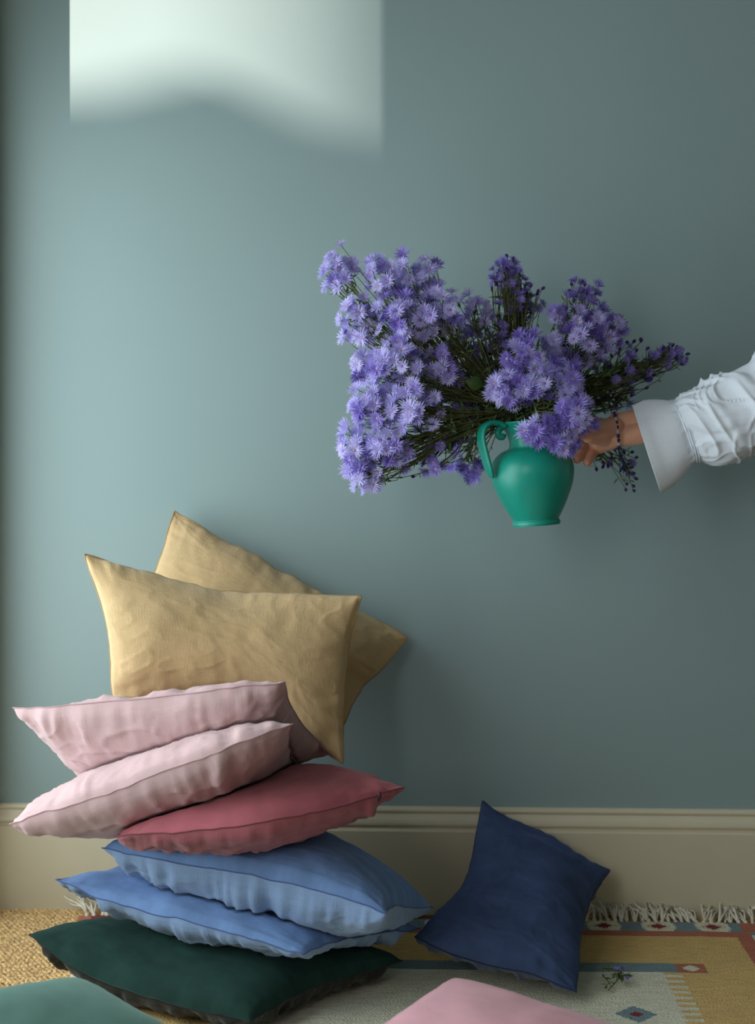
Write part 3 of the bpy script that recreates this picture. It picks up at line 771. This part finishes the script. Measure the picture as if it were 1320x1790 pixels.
def spray(label, cx, cy, Y, rx, ry, rz, nf, fr, pal, nb=0, nl=30, seed=0, face=(0, -1, .25), via=None, leafL=.027):
    nf = int(nf * 1.3); nl = int(nl * 1.5) + 8
    """one aster stem from the pitcher's mouth to a cloud of blooms about picture point (cx, cy)"""
    rng = np.random.default_rng(1000 + seed); s = (D + Y) / F
    c = P(cx, cy, Y); m0 = mouth + np.array([rng.uniform(-.028, .028), rng.uniform(-.024, .024), -.075])
    m1 = mouth + np.array([(c[0] - mouth[0]) * .06, (c[1] - mouth[1]) * .1, .012])
    m1[0] = np.clip(m1[0], mouth[0] - .034, mouth[0] + .034)
    mid = (m1 + c) / 2 + np.array([0, 0, .05]) if via is None else P(*via)
    ax = c - mid; ax /= np.linalg.norm(ax)
    root = empty('aster_spray', m1); tag(root, label, 'flower', 'asters in the turquoise pitcher')
    stem = catmull([m0, m1, mid, c], 22)
    mb = MB(); mb.tube(stem - m1, np.linspace(.0023, .0012, 22), 5)
    lf = MB(); bd = MB()
    pts = []
    tries = 0
    while len(pts) < nf + nb and tries < 4000:
        tries += 1
        g = rng.normal(size=3); g *= (rng.random() ** .4) / np.linalg.norm(g)
        p = c + np.array([g[0] * rx * s, g[1] * rz, -g[2] * ry * s])
        if p[1] > -.05: continue
        if all(np.linalg.norm(p - q) > fr * .72 for q in pts): pts.append(p)
        elif tries > 1500 and all(np.linalg.norm(p - q) > fr * .45 for q in pts): pts.append(p)
    k = 0
    for p in pts:
        j = int(rng.integers(9, 20)); a = stem[j]
        bend = a * .45 + p * .55 + np.array([rng.normal() * .008, rng.normal() * .008, -.012 + rng.normal() * .006])
        tw = catmull([a, bend, p], 7); mb.tube(tw - m1, np.linspace(.0011, .0006, 7), 3)
        out = (p - c); out = out / (np.linalg.norm(out) + 1e-6)
        nrm = np.array(face) * .9 + out * .75 + ax * .35 + rng.normal(size=3) * .35; nrm /= np.linalg.norm(nrm)
        q = Vector(nrm).to_track_quat('Z', 'Y')
        if k < nf:
            me = pal[int(rng.integers(len(pal)))]
            o = bpy.data.objects.new('flower_head', me); COL.objects.link(o); o.parent = root
            o.location = p - m1; o.rotation_mode = 'QUATERNION'; o.rotation_quaternion = q; sc_ = fr * rng.uniform(.82, 1.12); o.scale = (sc_,) * 3
        else:
            e = p + np.array(q @ Vector((0, 0, 1))) * .008
            bd.tube([p - m1, (p + e) / 2 - m1, e - m1], [.0014, .0034, .0018], 5)
        k += 1
        for _ in range(2):
            t = tw[int(rng.integers(1, 6))]
            leaf_shape(lf, t - m1, rng.normal(size=3) + (p - a) * 8, rng.uniform(.5, 1) * leafL * .6, .0018, rng)
    for _ in range(nl):
        t = stem[int(rng.integers(7, 22))]
        leaf_shape(lf, t - m1, rng.normal(size=3) + ax, rng.uniform(.6, 1.3) * leafL, .0032, rng)
    mb.build('stem', [M_STEM], root); o = lf.build('leaves', [M_LEAF], root, smooth=False); o['kind'] = 'stuff'
    if nb: o = bd.build('buds', [M_BUD], root); o['kind'] = 'stuff'
    return root
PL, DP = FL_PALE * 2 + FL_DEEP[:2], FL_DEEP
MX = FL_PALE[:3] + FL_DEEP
L_ = (-.45, -.9, .35)
SPR = [
 ('pale aster spray reaching furthest out at the upper left of the bouquet', 590, 470, -.30, 30, 45, .03, 16, .0165, PL, 0, 14, L_, (700, 600, -.30)),
 ('tall dense lavender spray rounding the bouquet top left of the dark spike', 680, 478, -.30, 48, 42, .045, 24, .017, PL, 0, 16, L_, (760, 620, -.29)),
 ('lavender spray bulging just right of the tallest left-hand blooms', 738, 490, -.28, 42, 50, .045, 22, .017, PL, 0, 16, L_, (790, 620, -.29)),
 ('pale spray on the left edge under the furthest-out one', 625, 560, -.31, 36, 44, .04, 20, .017, PL, 0, 14, L_, (730, 640, -.30)),
 ('dense lavender spray in the middle of the upper left mass', 695, 560, -.33, 50, 46, .045, 26, .017, PL, 0, 16, L_, (780, 650, -.31)),
 ('lavender spray meeting the green centre of the bouquet', 765, 545, -.32, 44, 50, .045, 22, .017, PL, 0, 22, L_, (830, 640, -.30)),
 ('thin pale spray hanging straight down at the left edge', 628, 645, -.31, 14, 40, .03, 9, .016, PL, 0, 8, L_, (730, 640, -.31)),
 ('bright lavender spray at the broad middle of the left side', 690, 645, -.34, 52, 46, .05, 28, .018, PL, 0, 16, L_, (790, 680, -.32)),
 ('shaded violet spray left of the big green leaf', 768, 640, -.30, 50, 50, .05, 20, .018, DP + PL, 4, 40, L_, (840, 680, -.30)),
 ('lavender spray at the left edge above the drooping tips', 650, 715, -.34, 42, 50, .045, 24, .018, PL, 0, 14, L_, (770, 720, -.33)),
 ('lavender spray between the left edge and the pitcher handle', 725, 710, -.35, 48, 46, .05, 24, .018, PL, 0, 20, L_, (800, 720, -.33)),
 ('pale spray on the far lower left, above the lowest tip', 625, 785, -.33, 32, 50, .04, 22, .017, PL, 0, 14, L_, (740, 760, -.33)),
 ('drooping lavender spray low on the left side', 680, 785, -.34, 46, 46, .045, 22, .017, PL, 0, 18, L_, (770, 750, -.33)),
 ('lowest drooping pale tip of the bouquet at bottom left', 640, 838, -.33, 40, 26, .035, 15, .016, PL, 0, 16, L_, (740, 790, -.33)),
 ('leafy sparse spray hanging left of the pitcher body', 745, 800, -.30, 46, 38, .045, 9, .015, DP, 6, 60, L_, (800, 760, -.30)),
 ('violet spray beside the pitcher handle', 790, 735, -.27, 46, 46, .045, 15, .017, DP, 4, 60, L_, (840, 730, -.28)),
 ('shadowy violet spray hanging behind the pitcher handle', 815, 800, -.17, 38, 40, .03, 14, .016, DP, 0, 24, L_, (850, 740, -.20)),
 ('small lavender spray standing in the notch beside the dark spike', 826, 540, -.26, 28, 42, .03, 13, .015, PL, 2, 20, L_, (850, 640, -.27)),
 ('tall dark violet spike at the top of the bouquet', 886, 480, -.22, 30, 32, .03, 36, .0105, DP, 12, 26, (-.3, -.8, .5), (890, 620, -.25)),
 ('dark violet spray on the shoulder of the tall spike', 915, 520, -.22, 38, 34, .035, 32, .0105, DP, 12, 40, (-.3, -.8, .5), (905, 640, -.25)),
 ('leafy green-stemmed spray below the tall spike', 880, 580, -.24, 44, 50, .04, 26, .0105, DP, 10, 90, (-.3, -.8, .5), (900, 660, -.26)),
 ('small tipped spray poking up at the top of the right mound', 1022, 505, -.24, 34, 24, .03, 10, .013, DP, 8, 16, (.1, -.9, .4), (970, 640, -.26)),
 ('violet spray at the crest of the rounded right mound', 1010, 548, -.26, 46, 34, .04, 22, .0165, MX, 2, 14, (.1, -.95, .3), (960, 650, -.27)),
 ('violet spray on the outer side of the right mound', 1062, 575, -.26, 36, 36, .04, 18, .0165, MX, 4, 16, (.2, -.95, .3), (990, 660, -.27)),
 ('violet spray filling the lower right mound', 1015, 600, -.29, 52, 32, .04, 22, .017, MX, 0, 14, (.1, -.95, .3), (970, 680, -.28)),
 ('soft lavender spray in the middle above the front blooms', 935, 620, -.34, 50, 40, .04, 22, .0175, MX, 0, 20, (0, -1, .25), (930, 690, -.30)),
 ('front left spray of open asters beside the green leaf', 895, 680, -.36, 40, 42, .04, 17, .018, MX, 0, 24, (-.1, -1, .25), (910, 710, -.32)),
 ('big open asters at the front centre of the bouquet', 970, 675, -.37, 52, 46, .04, 22, .019, MX, 0, 20, (0, -1, .2), (945, 710, -.33)),
 ('open asters hanging in front of the thumb', 1008, 728, -.40, 32, 36, .025, 14, .019, MX, 0, 8, (.1, -1, .15), (955, 720, -.36)),
 ('open asters hanging over the pitcher lip and neck', 950, 752, -.385, 40, 24, .022, 13, .019, MX, 0, 6, (0, -1, .15), (940, 725, -.35)),
 ('lowest front asters hanging against the pitcher shoulder', 988, 776, -.395, 24, 16, .015, 7, .018, MX, 0, 2, (0, -1, .1), (955, 735, -.37)),
 ('leafy dark spray with few blooms right of the mound', 1100, 638, -.22, 58, 46, .045, 16, .011, DP, 26, 110, (.3, -.9, .3), (1000, 680, -.26)),
 ('thin budded spray reaching furthest right above the sleeve', 1168, 620, -.22, 34, 22, .03, 18, .0105, DP, 14, 40, (.3, -.9, .3), (1050, 670, -.24)),
 ('dark leafy spray between the right mound and the cuff', 1090, 690, -.20, 56, 36, .04, 7, .011, DP, 20, 90, (.3, -.9, .3), (1000, 710, -.24)),
 ('dark drooping sprig under the wrist', 1055, 800, -.14, 28, 24, .02, 2, .010, DP, 10, 40, (.2, -.9, .2), (1020, 730, -.17)),
 ('lowest dark sprig trailing below the bracelet', 1100, 825, -.13, 18, 36, .02, 2, .010, DP, 12, 40, (.2, -.9, .2), (1040, 730, -.16)),
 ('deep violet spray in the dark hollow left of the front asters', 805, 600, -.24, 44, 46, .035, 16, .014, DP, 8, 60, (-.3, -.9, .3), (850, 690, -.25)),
 ('green leafy spray in the middle of the bouquet under the notch', 852, 625, -.23, 36, 44, .03, 10, .011, DP, 10, 110, (-.2, -.9, .4), (880, 690, -.25)),
 ('dark leafy spray just above the pitcher handle', 835, 700, -.24, 46, 34, .03, 9, .012, DP, 8, 120, (-.3, -.9, .3), (880, 715, -.25)),
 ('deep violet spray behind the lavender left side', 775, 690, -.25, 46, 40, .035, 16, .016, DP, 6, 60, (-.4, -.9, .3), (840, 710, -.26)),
 ('dark leafy spray behind the front centre asters', 1020, 660, -.22, 50, 46, .035, 12, .012, DP, 12, 110, (.1, -.9, .3), (960, 700, -.24)),
]
for k, (lb, cx, cy, Y, rx, ry, rz, nf, fr, pal, nb, nl, fc, via) in enumerate(SPR):
    spray(lb, cx, cy, Y, rx, ry, rz, nf, fr, pal, nb, nl, k, fc, via)
# the broad green leaf in the middle of the bouquet
mb = MB(); lp = P(845, 668, -.33); 
prof_l = [(0, 0), (.006, .006), (.011, .014), (.009, .024), (.003, .034), (0, .040)]
V = []; Fc = []
for i, (wd, l) in enumerate(prof_l):
    for sgn in (-1, 0, 1): V.append((-l * .75 + sgn * wd * .35, .002 * abs(sgn) - .004 * math.sin(l * 60), l * .25 - .006 + sgn * wd))
for i in range(5):
    for k in range(2): Fc.append((i * 3 + k, i * 3 + k + 1, i * 3 + k + 4, i * 3 + k + 3))
sp9 = [o for o in bpy.data.objects if o.get('label', '').startswith('shaded violet spray')][0]
mb.add([tuple(np.array(q) * 1.1) for q in V], Fc)
lo = mb.build('broad_leaf', [plain('broad_leaf', (52, 74, 28), .5, .3)], sp9); lo.location = Vector(lp) - sp9.location

# ------------------------------------------------------------------ the arm: hand, wrist and forearm as one skin
M_SKIN, nt, b = new_mat('skin')
tc = N(nt, 'ShaderNodeTexCoord').outputs['Object']
col, _ = noise_mix(nt, tc, lin(218, 160, 132), lin(230, 176, 146), 38, 4)
nt.links.new(col, b.inputs['Base Color']); b.inputs['Roughness'].default_value = .5
b.inputs['Subsurface Weight'].default_value = .25; b.inputs['Subsurface Radius'].default_value = (.012, .004, .002); b.inputs['Subsurface Scale'].default_value = .4
cap_v = []; cap_f = []
def capsule(p0, p1, r0, r1, ns=18):
    p0 = np.array(p0, float); p1 = np.array(p1, float); L = np.linalg.norm(p1 - p0); t = (p1 - p0) / L
    path = []; rad = []
    for k in range(6):
        a = math.pi / 2 * (1 - k / 5.0); path.append(p0 - t * r0 * math.sin(a)); rad.append(max(r0 * math.cos(a), .0004))
    for k in range(1, 6): path.append(p0 + (p1 - p0) * k / 6); rad.append(r0 + (r1 - r0) * k / 6)
    for k in range(6):
        a = math.pi / 2 * k / 5.0; path.append(p1 + t * r1 * math.sin(a)); rad.append(max(r1 * math.cos(a), .0004))
    # spread coincident end rings
    V, Fc = tube_data(path, rad, ns, v0=len(cap_v)); cap_v.extend(V); cap_f.extend(Fc)
def chain(pts, rads):
    for i in range(len(pts) - 1): capsule(pts[i], pts[i + 1], rads[i], rads[i + 1])
HY = -.285
W = lambda px, py, y=HY: P(px, py, y)
# forearm (two bones give the flattened wrist), widening into the sleeve and up to the shoulder
chain([W(1078, 741, -.275), W(1125, 733, -.28), W(1230, 720, -.30), W(1400, 680, -.33)], [.0185, .0205, .029, .036])
chain([W(1078, 764, -.285), W(1125, 756, -.29), W(1230, 748, -.31), W(1400, 700, -.34)], [.0185, .0200, .028, .036])
chain([W(1400, 690, -.335), W(1660, 590, -.36)], [.040, .047])
# palm: metacarpal fan
kn = [W(1012, 738, -.250), W(1012, 752, -.236), W(1016, 766, -.234), W(1024, 778, -.238)]
for q, (ra, rb) in zip(kn, [(.016, .0115), (.016, .0115), (.016, .011), (.016, .010)]):
    chain([W(1078, 754, -.278), q], [.0195, rb + .002])
chain([W(1076, 764, -.290), W(1046, 779, -.272)], [.0185, .0150])
# thumb in front of the neck
chain([W(1072, 748, -.292), W(1042, 752, -.318), W(1010, 757, -.342), W(985, 762, -.352), W(966, 764, -.352)], [.0190, .0165, .0115, .0105, .0085])
chain([W(1058, 764, -.292), W(1030, 762, -.322)], [.0175, .0130])
# index and middle run behind the neck
chain([kn[0], W(985, 745, -.226), W(958, 752, -.228), W(936, 756, -.232)], [.0105, .0092, .0085, .0072])
chain([kn[1], W(984, 764, -.222), W(956, 768, -.226), W(936, 770, -.230)], [.0105, .0094, .0086, .0072])
# ring and little finger rest against the shoulder, tips down
chain([kn[2], W(1024, 779, -.262), W(1016, 792, -.284), W(1009, 803, -.296)], [.0105, .0098, .0092, .0080])
chain([kn[3], W(1041, 784, -.264), W(1034, 796, -.284), W(1027, 809, -.296)], [.0100, .0092, .0085, .0072])
tmp = mesh('person', cap_v, cap_f)
bmn = bmesh.new(); bmn.from_mesh(tmp); bmesh.ops.recalc_face_normals(bmn, faces=bmn.faces); bmn.to_mesh(tmp); bmn.free()
to = link('temporary', tmp)
rm = to.modifiers.new('r', 'REMESH'); rm.mode = 'VOXEL'; rm.voxel_size = 0.0019; rm.use_smooth_shade = True
sm = to.modifiers.new('s', 'SMOOTH'); sm.factor = .5; sm.iterations = 7
dg = bpy.context.evaluated_depsgraph_get(); dg.update()
body = bpy.data.meshes.new_from_object(to.evaluated_get(dg)); body.name = 'person'
bpy.data.objects.remove(to)
body.materials.clear()
person = link('person', body, [M_SKIN])
tag(person, 'person reaching in with one arm in a white sleeve, hand gripping the pitcher neck', 'person')
# sleeve
M_SHIRT = linen('white_linen', (232, 241, 250), .02, .15, .2)
def sleeve_grid(st, nphi, nsub, fn):
    """st rows: (px, py, Y, half width px, depth factor, roll deg)"""
    st = np.array(st, float); rows = catmull(st, nsub)
    V = []
    cen = np.array([P(r[0], r[1], r[2]) for r in rows]); T = np.gradient(cen, axis=0); T /= np.linalg.norm(T, axis=1)[:, None]
    Ls = np.r_[0, np.cumsum(np.linalg.norm(np.diff(cen, axis=0), axis=1))]
    for i, r in enumerate(rows):
        s = (D + r[2]) / F; a = r[3] * s; bdp = a * r[4]
        ang = math.radians(r[5]); e1 = np.array([math.sin(ang), 0, math.cos(ang)]); e2 = np.array([-.17, -.985, .02])
        for k in range(nphi):
            ph = 2 * math.pi * k / nphi
            w_ = fn(Ls[i], ph, i / (nsub - 1))
            V.append(cen[i] + (e1 * math.cos(ph) * a + e2 * math.sin(ph) * bdp) * (1 + w_))
    f = [(i * nphi + k, i * nphi + (k + 1) % nphi, (i + 1) * nphi + (k + 1) % nphi, (i + 1) * nphi + k) for i in range(nsub - 1) for k in range(nphi)]
    return V, f, nphi, nsub
def cuff_fn(L, ph, t):
    g = .05 * (float(vnoise(math.sin(ph) * 1.8 + 4, math.cos(ph) * 1.8 + L * 12, 21)) - .5) * 2
    e = math.exp(-((1 - t) / .16) ** 2)
    return g * (1 - e) + e * .05 * (float(vnoise(((ph + math.pi / 2) % (2 * math.pi)) * 7, 0, 5)) - .5) * 2 * min(1, ((ph + math.pi / 2) % (2 * math.pi)) / .4, (2 * math.pi - (ph + math.pi / 2) % (2 * math.pi)) / .4) + .035 * math.cos(3 * ph + 1.2) * (1 - t)
def sleeve_fn(L, ph, t):
    e = math.exp(-L / .010); e2 = math.exp(-L / .04)
    pp = (ph + math.pi / 2) % (2 * math.pi); sml = min(1, pp / .4, (2 * math.pi - pp) / .4)
    sp, cp = math.sin(ph), math.cos(ph)
    w1 = float(vnoise(sp * 1.1 + 7, L * 9, 44)) - .5; w2 = float(vnoise(cp * 1.7 + 2, L * 14, 45)) - .5
    ax = L * 27 + w1 * 3.4 + cp * .9                    # folds run round the arm
    ay = L * 58 + w2 * 4.5 - sp * 1.3
    fold = .17 * (float(ridge(ax, sp * .8 + 3, 33)) ** 4 - .3) + .07 * (float(ridge(ay, cp * 1.1 + 1, 35)) ** 4 - .3) + .07 * (float(vnoise(sp * 2.0 + L * 22, cp * 2.0 - L * 6, 12)) - .5)
    gat = .20 * (float(ridge(pp * 4.6 + 2.5 * float(vnoise(L * 16, pp, 8)), L * 10, 6)) ** 2 - .35) * (.5 + float(vnoise(pp * 2.1, 0, 9)))
    return e * .05 * (float(vnoise(pp * 7, 0, 5)) - .5) * 2 * sml + (1 - e) * (gat * e2 * sml + fold * (1 - e2 * .8))
st_c = [(1131, 787, -.29, 77, .62, -18), (1141, 782, -.29, 77, .62, -18), (1153, 776, -.29, 76, .62, -19), (1172, 767, -.295, 69, .64, -19), (1188, 758, -.30, 60, .68, -20), (1197, 754, -.30, 56, .72, -20)]
V, f, npH, nsb = sleeve_grid(st_c, 120, 40, cuff_fn)
cuff_me = mesh('cuff', V, f)
st_s = [(1197, 754, -.30, 56, .72, -20), (1206, 750, -.30, 60, .74, -20), (1220, 748, -.305, 67, .76, -19), (1240, 745, -.31, 73, .78, -17), (1268, 736, -.315, 77, .8, -16), (1300, 721, -.32, 78, .82, -16), (1340, 703, -.325, 80, .85, -16),
        (1420, 668, -.335, 82, .9, -18), (1540, 615, -.35, 84, .95, -20), (1700, 555, -.365, 84, 1, -20), (1718, 548, -.366, 60, 1, -20), (1720, 547, -.366, 2, 1, -20)]
V, f, npH, nsb = sleeve_grid(st_s, 170, 190, sleeve_fn)
sl = link('sleeve', mesh('sleeve', V, f), [M_SHIRT], person)
cf = link('cuff', cuff_me, [M_SHIRT], sl)
for o in (sl, cf):
    uvl = o.data.uv_layers.new(name='uv'); co = np.empty(len(o.data.vertices) * 3, np.float32); o.data.vertices.foreach_get('co', co); co = co.reshape(-1, 3)
    vi = np.empty(len(o.data.loops), np.int32); o.data.loops.foreach_get('vertex_index', vi)
    uvl.data.foreach_set('uv', co[vi][:, [0, 2]].reshape(-1))
    md = o.modifiers.new('cloth', 'SOLIDIFY'); md.thickness = .0012; md.offset = 0
# shirring stitches on the gather line
mb = MB()
c0 = P(1197, 754, -.30)
for row in range(3):
    pth = []
    for k in range(60):
        ph = 2 * math.pi * k / 60; s = (D - .30) / F; ang = math.radians(-20); a = (56.5 + .8 * math.sin(ph * 20 + row)) * s
        e1 = np.array([math.sin(ang), 0, math.cos(ang)])
        pth.append(c0 + np.array([(row - 1) * .0045, 0, 0]) * 1.0 + (e1 * math.cos(ph) * a + np.array([0, -1, 0]) * math.sin(ph) * a * .74) * 1.03)
    mb.tube(pth, .0009, 4, closed=True)
mb.build('shirring', [M_SHIRT], sl)
# beaded bracelet
M_BD = plain('navy_bead', (38, 34, 72), .35, .5); M_BW = plain('lilac_bead', (190, 180, 196), .35, .5); M_CORD = plain('navy_cord', (34, 40, 96), .8, .1)
bc = P(1076, 753, -.281); mb = MB(); nbd = 27
tilt = math.radians(-7)
for k in range(nbd):
    ph = 2 * math.pi * k / nbd; a = .0338; bb = .0285
    p = bc + np.array([math.sin(tilt) * math.cos(ph) * a, -math.sin(ph) * bb, math.cos(tilt) * math.cos(ph) * a])
    t = np.array([-math.sin(tilt) * math.sin(ph) * a, -math.cos(ph) * bb, -math.cos(tilt) * math.sin(ph) * a]); t /= np.linalg.norm(t)
    mb.tube([p - t * .0034, p - t * .0018, p + t * .0018, p + t * .0034], [.0016, .0031, .0031, .0016], 7, 1 if k % 3 == 1 else 0)
br = mb.build('bracelet', [M_BD, M_BW], person)
mb = MB(); b0 = bc + np.array([.004, -.008, -.0315])
mb.tube(catmull([b0, b0 + (.004, -.002, -.012), b0 + (.012, -.002, -.026), b0 + (.008, 0, -.036)], 10), .0012, 5)
mb.tube(catmull([b0, b0 + (.005, .001, -.014), b0 + (.010, .002, -.024), b0 + (.003, .002, -.040)], 10), [.0011] * 8 + [.002, .0014], 5)
mb.build('cord_tie', [M_CORD], br)

# ------------------------------------------------------------------ fallen sprig on the rug
fo = PF(1078, 1722, .013)
fr_ = empty('fallen_sprig', fo); tag(fr_, 'small green aster sprig fallen on the cream part of the rug', 'sprig')
rng = np.random.default_rng(77); mb = MB(); lf = MB()
main = catmull([(-.018, -.03, .002), (-.006, -.012, .006), (.006, .01, .010), (.012, .03, .012)], 12); mb.tube(main, .0011, 4)
for k in range(14):
    a = main[int(rng.integers(2, 12))]; e = a + rng.normal(size=3) * (.012, .014, .004); e[2] = abs(e[2]) + .004
    mb.tube([a, (a + e) / 2 + (0, 0, .003), e], .0007, 3)
    for _ in range(3): leaf_shape(lf, e, rng.normal(size=3) * (1, 1, .4), .013, .0022, rng)
mb.build('stem', [M_STEM], fr_); o = lf.build('leaves', [M_LEAF], fr_, smooth=False); o['kind'] = 'stuff'
for (x, y, z) in ((.014, .026, .017), (.018, -.004, .012), (.004, .032, .014)):
    o = bpy.data.objects.new('flower_head', FL_DEEP[1]); COL.objects.link(o); o.parent = fr_; o.location = (x, y, z); o.scale = (.0065,) * 3
    o.rotation_euler = (rng.uniform(-.6, .9), rng.uniform(-.5, .5), 0)
